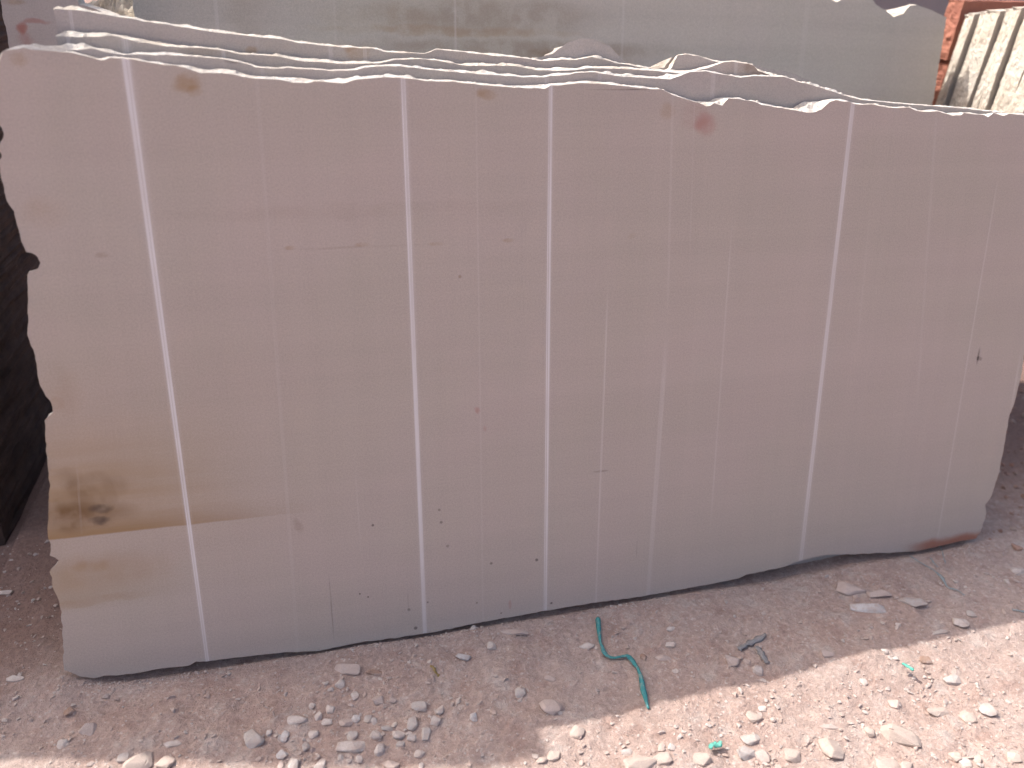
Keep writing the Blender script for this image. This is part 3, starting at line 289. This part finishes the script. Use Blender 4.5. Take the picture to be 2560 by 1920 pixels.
def make_slab(name, chains, depth0, thick, back_top, mats, seed, rough=.0022, rows=5, part=False):
    """chains: top, right, bottom, left outline in slab coordinates (x along, z up the lean); the top rim
    runs from the front line to its own back line, every rim is broken and uneven."""
    ring = []; kind = []
    full = []
    for k, ch in enumerate(chains):
        nxt = chains[(k + 1) % 4][0]
        p = resample(list(ch) + [nxt], .006)
        full += p; kind += [k] * len(p)
    n = len(full)
    V = []; F = []; mi = []; RF = []
    nrow = rows + 1
    for r in range(nrow):
        w = r / rows
        for i, (u, v) in enumerate(full):
            k = kind[i]
            a = full[i - 1]; b = full[(i + 1) % n]
            tx, tz = b[0] - a[0], b[1] - a[1]; ln = math.hypot(tx, tz) or 1
            nxn, nzn = -tz / ln, tx / ln       # outward for clockwise outline (top left->right)
            if r == 0:
                j = rough * (.45 if k == 0 else .9) * fbm(u, v, seed, 3, 60) - (0 if k == 0 else .004 * max(0, abs(fbm(u, v, seed + 6, 1, 26)) - .25)); uu, vv = u + nxn * j, v + nzn * j
            else:
                dv = 0.0
                if k == 0:
                    e = min(1.0, min(u - chains[0][0][0], chains[0][-1][0] - u) / .02 + .15)
                    dv = (interp(back_top, u) - v) * w * max(0, e)
                amp = rough * (2.6 if 0 < r < rows else 1.0)
                if k == 0: amp *= .35 + min(1.2, abs(interp(back_top, u) - v) / .012)
                j = amp * fbm(u, v + w * thick * 6, seed + 3 + w, 3, 45) - (0 if k == 0 else .006 * w * (1 + fbm(u, v, seed + 8, 2, 7)))
                if k == 2: j = abs(j) * -.5
                uu, vv = u + nxn * j, v + dv + nzn * j
            V.append((uu, depth0 + thick * w, vv))
    for r in range(rows):
        for i in range(n):
            a = r * n + i; b = r * n + (i + 1) % n
            if kind[i] == 0 and part: RF.append((a, b, b + n, a + n))
            else: F.append((a, b, b + n, a + n)); mi.append(1)
    for base in (0, rows * n):         # sawn faces: filled over an inner grid so that the triangles stay compact
        P = [Vector((V[base + i][0], V[base + i][2])) for i in range(n)]
        x0 = min(p.x for p in P); x1 = max(p.x for p in P); z0 = min(p.y for p in P); z1 = max(p.y for p in P)
        st = .045 if base == 0 else .09
        inner = [Vector((x0 + st * (i + .5 * (j % 2)), z0 + st * j)) for j in range(1, int((z1 - z0) / st) + 1) for i in range(1, int((x1 - x0) / st) + 1)]
        ov, oe, of, vo, eo, fo = geometry.delaunay_2d_cdt(P + inner, [(i, (i + 1) % n) for i in range(n)], [], 1, 1e-6)
        idx = []
        for q, src in zip(ov, vo):
            s0 = [s for s in src if s < n]
            if s0: idx.append(base + s0[0])
            else: idx.append(len(V)); V.append((q.x, V[base][1], q.y))
        for f in of:
            g = tuple(idx[i] for i in f)
            if len(set(g)) == 3: F.append(g if base else g[::-1]); mi.append(0)
    def mesh(nm, sel):
        use = sorted({i for f, _ in sel for i in f}); ix = {i: k for k, i in enumerate(use)}
        me = bpy.data.meshes.new(nm); me.from_pydata([V[i] for i in use], [], [tuple(ix[i] for i in f) for f, _ in sel])
        me.polygons.foreach_set('material_index', [q for _, q in sel]); me.update(); return me
    pairs = list(zip(F, mi))
    if not part:
        o = link(name, mesh(name, pairs), mats)
    else:                          # root with the sawn front, the broken upper edge and the rest as parts
        o = bpy.data.objects.new(name, None); COL.objects.link(o); o.empty_display_size = .1
        front = [p for p in pairs if p[1] == 0 and all(V[i][1] <= depth0 + 1e-6 for i in p[0])]
        fs = set(f for f, _ in front)
        link('sawn_face', mesh('sawn_face', front), mats[0], o)
        link('slab_body', mesh('slab_body', [p for p in pairs if p[0] not in fs]), mats, o)
        e = link('broken_edge', mesh('broken_edge', [(f, 0) for f in RF]), mats[1], o); e['label'] = 'rough pale broken upper edge'
    o.rotation_euler = (-TH, 0, 0)
    return o

rim = broken('broken_pale_edge'); rim2 = broken('broken_cream_edge', (.68, .625, .56), (.63, .55, .46), 3.0)
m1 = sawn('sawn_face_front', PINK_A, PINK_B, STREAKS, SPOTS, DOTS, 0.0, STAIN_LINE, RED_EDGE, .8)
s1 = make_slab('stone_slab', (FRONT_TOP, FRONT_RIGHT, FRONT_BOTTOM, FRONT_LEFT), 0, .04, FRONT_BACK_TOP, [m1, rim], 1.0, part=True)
tag(s1, 'large pinkish sawn stone slab with pale saw streaks, frontmost of the leaning pack', 'stone slab', 'slabs of the leaning pack')

def side_chains(top, lx, rx, seed, bz=.0):
    r = random.Random(seed)
    u0, v0 = top[0]; u1, v1 = top[-1]
    right = [(u1 + (rx - u1) * k / 6 + r.uniform(-.008, .008), v1 + (bz - v1) * k / 6) for k in range(1, 6)]
    bottom = [(rx + (lx - rx) * k / 12, bz + r.uniform(-.004, .004)) for k in range(0, 13)]
    left = [(lx + (u0 - lx) * k / 6 + r.uniform(-.006, .006), bz + (v0 - bz) * k / 6) for k in range(1, 6)]
    return (top, right, bottom, left)

def few_streaks(top, back, seed, n=7):
    r = random.Random(seed); q = []
    for k in range(n):
        u = r.uniform(top[0][0], top[-1][0]); w = r.uniform(.004, .016)
        q.append((u, 1.5, u + r.uniform(-.01, .01), 0.0, w, w * .8, r.uniform(.1, .4)))
    return q

for nm, top, back, off, lx, rx, sd, spots, lab in (
    ('second', SECOND_TOP, SECOND_BACK_TOP, .046, -.93, 1.28, 11,
     [(-.56, 1.335, .02, .006, 'dark', .5)], 'stone slab directly behind the frontmost slab, second of the leaning pack'),
    ('third', THIRD_TOP, THIRD_BACK_TOP, .092, -.90, 1.20, 12,
     [(-.33, 1.36, .012, .012, 'rust', .5), (.66, 1.34, .09, .03, 'umber', .45), (-.62, 1.36, .05, .02, 'rust', .15)], 'third stone slab of the leaning pack, square left corner below the tallest one'),
    ('fourth', FOURTH_TOP, FOURTH_BACK_TOP, .138, -.92, 1.10, 13,
     [(-.31, 1.36, .02, .018, 'rust', .55), (-.52, 1.36, .012, .01, 'rust', .4)], 'rearmost stone slab of the leaning pack, its left corner the tallest')):
    z0 = -.028
    ch = side_chains(top, lx, rx, sd, z0 + off * math.tan(TH) + .004)
    o = make_slab('stone_slab', ch, off, .038, back,
                  [sawn('sawn_face_' + nm, PINK_A if nm == 'third' else GREY_A, GREY_B, few_streaks(top, back, sd), spots, (), sd * 1.3), rim if nm == 'second' else rim2], sd * 2.1, part=True)
    tag(o, lab, 'stone slab', 'slabs of the leaning pack')

# thick rough block the pack leans on; a pale hump of it shows above the pack
hump = [(p[0], p[1]) for p in HUMP_TOP]
ch = side_chains([(-.75, 1.29), (-.4, 1.30)] + hump + [(1.3, 1.19)], -.77, 1.4, 21, .02)  # unseen depth and right end stretched to block sun from the ground
o = make_slab('rough_block', ch, .182, .42, [(a, min(b - .03, 1.30)) for a, b in ch[0]],
              [sawn('sawn_face_block', (.46, .41, .385), (.43, .38, .35), (), [(.46, 1.36, .03, .02, 'rust', .35)], (), 31.0), broken('broken_grey_edge', (.5, .46, .42), (.45, .39, .33), 8)], 44.0, rough=.005, rows=8)
tag(o, 'thick rough stone block behind the pack, a pale hump showing above it', 'stone block')

# tall shaded slab across the background
top = [(-.818, 1.56), (-.5, 1.60), (0.0, 1.64)] + [tuple(p) for p in BACK_RIGHT_TOP]
ch = side_chains(top, -.84, 1.628, 31, .085)
bs = [(-.55, 1.45, .05, .3, 'umber', .12), (.1, 1.50, .30, .05, 'umber', .30), (.2, 1.42, .42, .022, 'umber', .34), (.0, 1.46, .35, .012, 'rust', .30), (.35, 1.39, .18, .03, 'umber', .30), (-.1, 1.38, .5, .02, 'umber', .2), (-.2, 1.49, .16, .03, 'rust', .12)]
bstreak = [(-.32, 1.7, -.33, .9, .006, .006, .16), (.005, 1.7, .0, .9, .007, .007, .3), (-.62, 1.7, -.63, .9, .01, .01, .2), (.5, 1.7, .5, .9, .008, .008, .14), (1.1, 1.7, 1.1, .9, .02, .02, .1), (.78, 1.7, .78, .9, .006, .006, .1)]
o = make_slab('stone_slab', ch, .62, .30, [(-.82, 1.55), (0, 1.60), (1.0, 1.585), (1.3, 1.575), (1.48, 1.56), (1.62, 1.51), (1.68, 1.44)], [sawn('sawn_face_back', (.485, .455, .40), (.49, .445, .40), bstreak, bs, (), 52.0, bands=1.6), rim2], 61.0, rough=.004, rows=7)
tag(o, 'tall greenish grey slab in shade filling the background behind the pack', 'stone slab')
# ---------------------------------------------------------------- other slabs and blocks around the pack
def upright(name, x0, x1, y, thick, top, mats, seed, slant=0.0, bz=-.04, lean=0.0, rough=.004, rows=6, back_drop=.0, notch=None):
    """A standing slab with its front at y: top is a list of (x, z)."""
    left = [(x0 + slant * (k / 8.0) + .012 * fbm(k, seed, 0, 2, .7), bz + (top[0][1] - bz) * k / 8.0) for k in range(1, 8)]
    if notch: left.insert(-1, notch)
    right = [(x1 + .012 * fbm(k, seed, 5, 2, .7), top[-1][1] + (bz - top[-1][1]) * k / 8.0) for k in range(1, 8)]
    bottom = [(x1, bz), ((x0 + x1) / 2, bz - .003), (x0, bz)]
    o = make_slab(name, (top, right, bottom, left), 0, thick, [(a, b - back_drop) for a, b in top], mats, seed, rough, rows)
    o.location = (0, y, 0); o.rotation_euler = (-lean, 0, 0)
    return o

# dark block beside the pack on the left
dk = broken('shaded_red_stone', (.085, .055, .046), (.06, .04, .037), 5.0)  # base colour darkened further, putting the gap's deep shade into the stone
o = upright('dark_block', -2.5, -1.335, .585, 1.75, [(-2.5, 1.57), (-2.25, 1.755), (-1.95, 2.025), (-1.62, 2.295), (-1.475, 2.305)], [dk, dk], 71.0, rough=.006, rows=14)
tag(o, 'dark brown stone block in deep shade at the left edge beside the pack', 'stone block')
# pale slab with red blotches behind the left corner of the pack
fm = sawn('sawn_face_blotched', (.50, .45, .42), (.47, .41, .385), (), [(-1.051, 1.321, .014, .012, 'red', .85), (-1.022, 1.336, .03, .007, 'red', .55), (-1.054, 1.297, .02, .016, 'red', .45), (-1.06, 1.376, .025, .006, 'rust', .4), (-.9, 1.36, .04, .012, 'rust', .3)], (), 77.0)
o = upright('stone_slab', -1.087, -.845, .75, .07, [(-1.082, 1.52), (-1.0, 1.50), (-.93, 1.43), (-.921, 1.376), (-.886, 1.366), (-.846, 1.352)], [fm, rim2], 73.0, rough=.003)
tag(o, 'grey stone slab with rusty red blotches at the top left corner behind the pack', 'stone slab')
# narrow broken block between them, its sloping top in the sun
o = make_slab('broken_block', ([(-.985, 1.352), (-.913, 1.345), (-.894, 1.338), (-.83, 1.330)], [(-.83, 1.0), (-.82, .5)], [(-.82, -.03), (-.98, -.03)], [(-.98, .5), (-.985, 1.0)]),
              0, .17, [(-1.0, 1.362), (-.925, 1.365), (-.912, 1.47), (-.80, 1.49)], [fm, broken('broken_tan_edge', (.62, .55, .46), (.52, .43, .32), 9.0)], 75.0, rough=.005, rows=9)
o.location = (0, 1.0, 0); o.rotation_euler = (0, 0, 0)
tag(o, 'narrow broken stone block with a rough sunlit top beside the blotched slab', 'stone block')
# darker slab far behind at upper right
o = upright('stone_slab', 1.0, 3.1, 1.62, .16, [(1.0, 1.62), (1.9, 1.70), (2.4, 1.74), (3.1, 1.70)], [sawn('sawn_face_far', (.33, .285, .285), (.30, .27, .265), (), (), (), 81.0), rim2], 83.0, lean=.1)
tag(o, 'dark mauve grey slab in the top right corner behind the red slab', 'stone slab')
# red slab and the pale slabs stacked in front of it, seen at their left ends
rm = NT('red_sandstone'); n1 = rm.noise(8, 5, .6); n2 = rm.noise(160, 4, .7)
redm = rm.out(rm.mul(rm.mix(rm.rng(n1, .35, .65), (.37, .16, .11), (.31, .125, .09)), rm.rng(n2, .25, .75, .85, 1.1)), n2, .003, .6)
o = upright('red_slab', 1.705, 2.3, .97, .08, [(1.742, 1.455), (1.95, 1.458), (2.1, 1.46), (2.3, 1.45)], [redm, redm], 91.0, slant=.03, rough=.003, notch=(1.746, 1.27))
tag(o, 'thin red sandstone slab standing at the right behind the pale slab ends', 'stone slab')
cream = broken('broken_cream_end', (.66, .60, .52), (.58, .50, .41), 6.0)
y = .962; z = 1.405; k = 0
for th, dx, lab in ((.030, .040, 'thin pale slab end, leftmost beside the red slab at right'),
                    (.028, .022, 'thin pale slab end, second from the red slab at right'),
                    (.034, .036, 'pale slab end, third from the red slab at right'),
                    (.060, .018, 'thicker pale slab end, fourth from the red slab at right'),
                    (.030, .030, 'thin pale slab end, fifth from the red slab at right'),
                    (.038, .016, 'pale slab end, sixth from the red slab at right'),
                    (.034, .026, 'pale slab end, third from the front of the pale stack at right'),
                    (.050, .012, 'pale slab end, second from the front of the pale stack at right'),
                    (.060, .0, 'frontmost slab of the pale stack, cut by the right border')):
    y -= th + .0115; z += .007; x0 = 1.70 + dx - .0045 * k
    o = upright('stone_slab', x0 - .14, 1.93 - .017 * k, y, th, [(x0, z), (1.76, z + .004), (1.92 - .017 * k, z + .006)],
                [sawn('sawn_face_stack', (.46, .41, .36), (.43, .38, .33), (), (), (), 95.0 + k) if k == 0 else o.data.materials[0], cream], 101.0 + 3 * k, slant=.14, rough=.0016, rows=5)
    tag(o, lab, 'stone slab', 'pale slabs stacked at the right'); k += 1

# ---------------------------------------------------------------- loose stones
def stone_mat(name, c):
    t = NT(name); n1 = t.noise(40, 4, .6); n2 = t.noise(400, 3, .7)
    col = t.mul(t.mix(t.rng(n1, .35, .7), c, tuple(v * .86 for v in c)), t.rng(n2, .25, .75, .86, 1.1))
    col = t.mix(t.rng(t.noise(70, 4, .7), .42, .66, .12, .75), col, (.49, .385, .34))      # dust
    return t.out(col, t.math('ADD', n1, n2), .002, .7)
SM = {'pale': (.64, .57, .53), 'pink': (.55, .45, .41), 'grey': (.52, .475, .45), 'blue': (.62, .60, .60), 'brown': (.33, .21, .155), 'tan': (.55, .455, .395), 'white': (.64, .58, .54)}
SM = {k: stone_mat('stone_' + k, v) for k, v in SM.items()}

def hull(seed, w, d, h, flat=.5):
    r = random.Random(seed); bm = bmesh.new()
    for _ in range(20):
        a = r.uniform(0, 2 * math.pi); e = r.uniform(-1, 1)
        rr = (1 - abs(e) ** 3) ** .5 * r.uniform(.78, 1.08) if abs(e) < 1 else 0
        sq = max(abs(math.cos(a)), abs(math.sin(a))) ** -.55
        bm.verts.new((math.cos(a) * rr * sq * w / 2, math.sin(a) * rr * sq * d / 2, max(-.9, min(flat + .3, e)) * h / 2 * r.uniform(.9, 1.1)))
    g = bmesh.ops.convex_hull(bm, input=bm.verts)
    bmesh.ops.delete(bm, geom=[v for v in bm.verts if not v.link_faces], context='VERTS')
    bmesh.ops.bevel(bm, geom=list(bm.edges), offset=min(w, d, h) * .05, segments=1, affect='EDGES', profile=.6)
    me = bpy.data.meshes.new('stone'); bm.to_mesh(me); bm.free(); return me

CAMYAW = -.27
def put_stone(x, y, w, d, h, c, seed, rot=None):
    flat = h * 2 / max(w, 1e-4)
    me = hull(seed, w, d * 1.15, h * 1.25)
    o = link('stone', me, SM[c])
    r = random.Random(seed * 3 + 1)
    o.location = (x, y, ground_z(x, y) + h * .16)
    o.rotation_euler = (r.uniform(-.2, .2), r.uniform(-.2, .2), CAMYAW + r.uniform(-.25, .25) if rot is None else rot)
    return o
for i, (x, y, w, d, h, c, lab) in enumerate(STONES):
    lit = 'loose stones on the yard'
    tag(put_stone(x, y, w, d, h, c, 300 + i), lab, 'stone', lit)
for i, (x, y, w, d, h, c) in enumerate(CLUSTER):
    tag(put_stone(x, y, w, d, h, c, 700 + i), 'small pebble in the shaded pebble cluster below the left half of the slab', 'pebble', 'pebbles of the shaded cluster')

# gravel and crumbs nobody could count
def gravel(name, pts, ramp, seed, label):
    shapes = []
    for k in range(8):
        me = hull(seed + k, 1, .85, .6); vs_ = [v.co.copy() for v in me.vertices]; fs = [tuple(p.vertices) for p in me.polygons]
        bm = bmesh.new()
        r = random.Random(seed + k)
        for _ in range(11):
            v = Vector((r.gauss(0, 1), r.gauss(0, 1), r.gauss(0, 1))).normalized()
            bm.verts.new((v.x * .5, v.y * .42, v.z * .32))
        bmesh.ops.convex_hull(bm, input=bm.verts); bm.verts.index_update()
        shapes.append(([v.co.copy() for v in bm.verts], [tuple(v.index for v in f.verts) for f in bm.faces])); bm.free()
        bpy.data.meshes.remove(me)
    V = []; F = []; r = random.Random(seed)
    for (x, y, s) in pts:
        vv, ff = r.choice(shapes); m = Matrix.Rotation(r.uniform(0, 6.28), 3, 'Z') @ Matrix.Rotation(r.uniform(-.4, .4), 3, 'X')
        b = len(V); p = Vector((x, y, ground_z(x, y) + s * .12)); sx = r.uniform(.8, 1.35)
        for q in vv: V.append(p + m @ Vector((q.x * s * sx, q.y * s, q.z * s)))
        F += [tuple(i + b for i in f) for f in ff]
    me = bpy.data.meshes.new(name); me.from_pydata([tuple(v) for v in V], [], F)
    t = NT(name); g = t.t.nodes.new('ShaderNodeNewGeometry'); cr = t.t.nodes.new('ShaderNodeValToRGB')
    t.L(g.outputs['Random Per Island'], cr.inputs[0])
    el = cr.color_ramp.elements; el[0].color = (*ramp[0], 1); el[1].color = (*ramp[-1], 1)
    for k, c in enumerate(ramp[1:-1]): e = el.new((k + 1) / (len(ramp) - 1)); e.color = (*c, 1)
    n = t.noise(200, 3, .7)
    m = t.out(t.mul(cr.outputs[0], t.rng(n, .25, .75, .85, 1.1)), n, .001, .6)
    tag(link(name, me, m), label, 'gravel', None, 'stuff')

r = random.Random(99); pts = []
while len(pts) < 6500:
    x = r.uniform(-1.6, 1.9); y = r.uniform(-1.0, -.012)
    dens = .12 + .5 * max(0, fbm(x, y, 2.2, 3, 3.5)) + .35 * (y < -.40) * min(1, (-.40 - y) * 8) + .4 * math.exp(-((x + .45) / .3) ** 2 - ((y + .27) / .12) ** 2)
    if r.random() < dens:
        pts.append((x, y, min(.02, .0028 + .0045 * r.random() ** 2 + (.006 * r.random() ** 4) + .004 * (y < -.42) * r.random() ** 2)))
for k in range(1500):               # coarser rubble in the sunny strip and across the shade
    x = r.uniform(-1.2, 1.6); y = r.uniform(-.72, -.40) if k < 700 else r.uniform(-.45, -.03)
    pts.append((x, y, .005 + .012 * r.random() ** 2.2))
for k in range(900):               # crumbs along the foot of the front slab
    x = r.choice((r.uniform(-1.05, -.7), r.uniform(-.42, -.08), r.uniform(-1.0, 1.45), r.uniform(1.3, 1.5), r.uniform(.2, .45)))
    pts.append((x, -.006 - abs(r.gauss(0, .016)), .0022 + .006 * r.random() ** 2.5))
for k in range(900):
    pts.append((r.uniform(-1.9, -1.05), r.uniform(-.1, .6), .003 + .012 * r.random() ** 3))
gravel('gravel', pts, [(.43, .32, .28), (.51, .42, .38), (.56, .49, .45), (.48, .37, .32), (.59, .52, .48), (.45, .34, .29), (.52, .43, .39)], 500, 'fine crushed stone gravel scattered over the dusty ground')
pts = []
for k in range(1100):
    x = r.uniform(1.42, 2.6); y = r.uniform(-.05, 1.1); pts.append((x, y, .004 + .03 * r.random() ** 3.5))
gravel('rubble', pts, [(.36, .20, .15), (.42, .27, .21), (.30, .17, .13), (.48, .37, .31)], 600, 'reddish crumbly rubble behind the right corner of the front slab')

# ---------------------------------------------------------------- twine, scraps, leaf
def ribbon(name, pts, wid, thick, mat, lift=None, twist=0.0, seed=1):
    """Flat woven strip following ground points."""
    fine = []
    n = len(pts)
    for i in range(n - 1):
        p0, p1, p2, p3 = [Vector(pts[max(0, min(n - 1, i + k))]) for k in (-1, 0, 1, 2)]
        for k in range(6):
            u = k / 6
            fine.append(.5 * ((2 * p1) + (p2 - p0) * u + (2 * p0 - 5 * p1 + 4 * p2 - p3) * u * u + (3 * p1 - p0 - 3 * p2 + p3) * u ** 3))
    fine.append(Vector(pts[-1]))
    V = []; F = []; m = len(fine); ns = 6
    for i, p in enumerate(fine):
        q = fine[min(m - 1, i + 1)] - fine[max(0, i - 1)]; q = Vector((q.x, q.y)).normalized(); side = Vector((-q.y, q.x))
        s = i / (m - 1); z = ground_z(p.x, p.y) + thick * .6 + (lift(s) if lift else 0)
        a0 = twist * math.sin(s * 9 + seed)
        ww = wid * (.8 + .25 * math.sin(s * 23 + seed)) * (1 if 0 < i < m - 1 else .6)
        for k in range(ns):
            a = 2 * math.pi * k / ns
            lx, lz = math.cos(a) * ww / 2, math.sin(a) * thick / 2
            rx, rz = lx * math.cos(a0) - lz * math.sin(a0), lx * math.sin(a0) + lz * math.cos(a0)
            V.append((p.x + side.x * rx, p.y + side.y * rx, z + rz))
    for i in range(m - 1):
        for k in range(ns): F.append((i * ns + k, i * ns + (k + 1) % ns, (i + 1) * ns + (k + 1) % ns, (i + 1) * ns + k))
    F += [tuple(range(ns - 1, -1, -1)), tuple((m - 1) * ns + k for k in range(ns))]
    me = bpy.data.meshes.new(name); me.from_pydata(V, [], F); return link(name, me, mat, smooth=True)
def plain(name, c, rough=.6):
    t = NT(name); n = t.noise(300, 3, .7)
    return t.out(t.mix(t.rng(t.noise(60, 4, .7), .45, .75, .05, .6), t.mix(t.rng(n, .3, .7), c, tuple(v * .75 for v in c)), (.45, .37, .33)), n, .002, .8, rough)
teal = plain('turquoise_twine', (.045, .30, .31)); blue = plain('faded_blue_twine', (.32, .39, .41)); greyb = plain('blue_grey_plastic', (.28, .28, .29)); lite = plain('light_turquoise', (.12, .52, .42))
tag(ribbon('twine', TWINE, .0135, .006, teal, lambda s: .002 + .010 * s ** 2 * (1 - s) * 3, .5), 'turquoise twine bent in an S on the ground across the shadow edge', 'twine')
tag(ribbon('twine', TWINE_BLUE_A, .009, .002, blue, lambda s: .001, .3, 3), 'faded blue strand curling from the slab base at right', 'twine')
tag(ribbon('twine', TWINE_BLUE_B, .005, .002, blue, lambda s: .001, .2, 5), 'short faded blue strand beside the curling one at right', 'twine')
tag(ribbon('twine', TWINE_BLUE_C, .0035, .002, blue, lambda s: .003, .2, 6), 'thin pale blue thread hanging at the slab lower right corner', 'twine')
tag(ribbon('twine', TWINE_BLUE_D, .010, .003, blue, lambda s: .001, .2, 7), 'faded blue scrap of twine at the right border', 'twine')
tag(ribbon('twine', GREEN_STICK, .012, .006, lite, lambda s: .018 * (1 - s) + .026 * s, .2, 8), 'short bright turquoise stub sticking up at the shadow edge, casting a long shadow', 'twine')
tag(ribbon('plastic_scrap', SCRAP_A, .02, .005, greyb, lambda s: .002 * math.sin(s * 6) + .002, .4, 2), 'upper dark blue grey scrap lying slanted on the shaded ground', 'scrap')
tag(ribbon('plastic_scrap', SCRAP_B, .02, .006, greyb, lambda s: .004 * s, .3, 4), 'lower blue grey scrap pointing down right on the shaded ground', 'scrap')
x, y = TEAL_SCRAP[0]
tag(ribbon('plastic_scrap', [(x - .016, y - .006), (x - .004, y + .004), (x + .006, y), (x + .017, y + .007)], .016, .004, lite, lambda s: .014, .6, 9), 'light turquoise scrap among sunlit stones at the bottom', 'scrap')
x, y = YELLOW_LEAF[0]
tag(ribbon('dry_leaf', [(x - .006, y + .016), (x, y + .004), (x + .003, y - .006), (x + .010, y - .014)], .009, .0015, plain('dry_leaf_yellow', (.36, .25, .07)), lambda s: .003 + .003 * math.sin(s * 5), .5, 11), 'small yellowish dry leaf on the shaded ground', 'leaf')
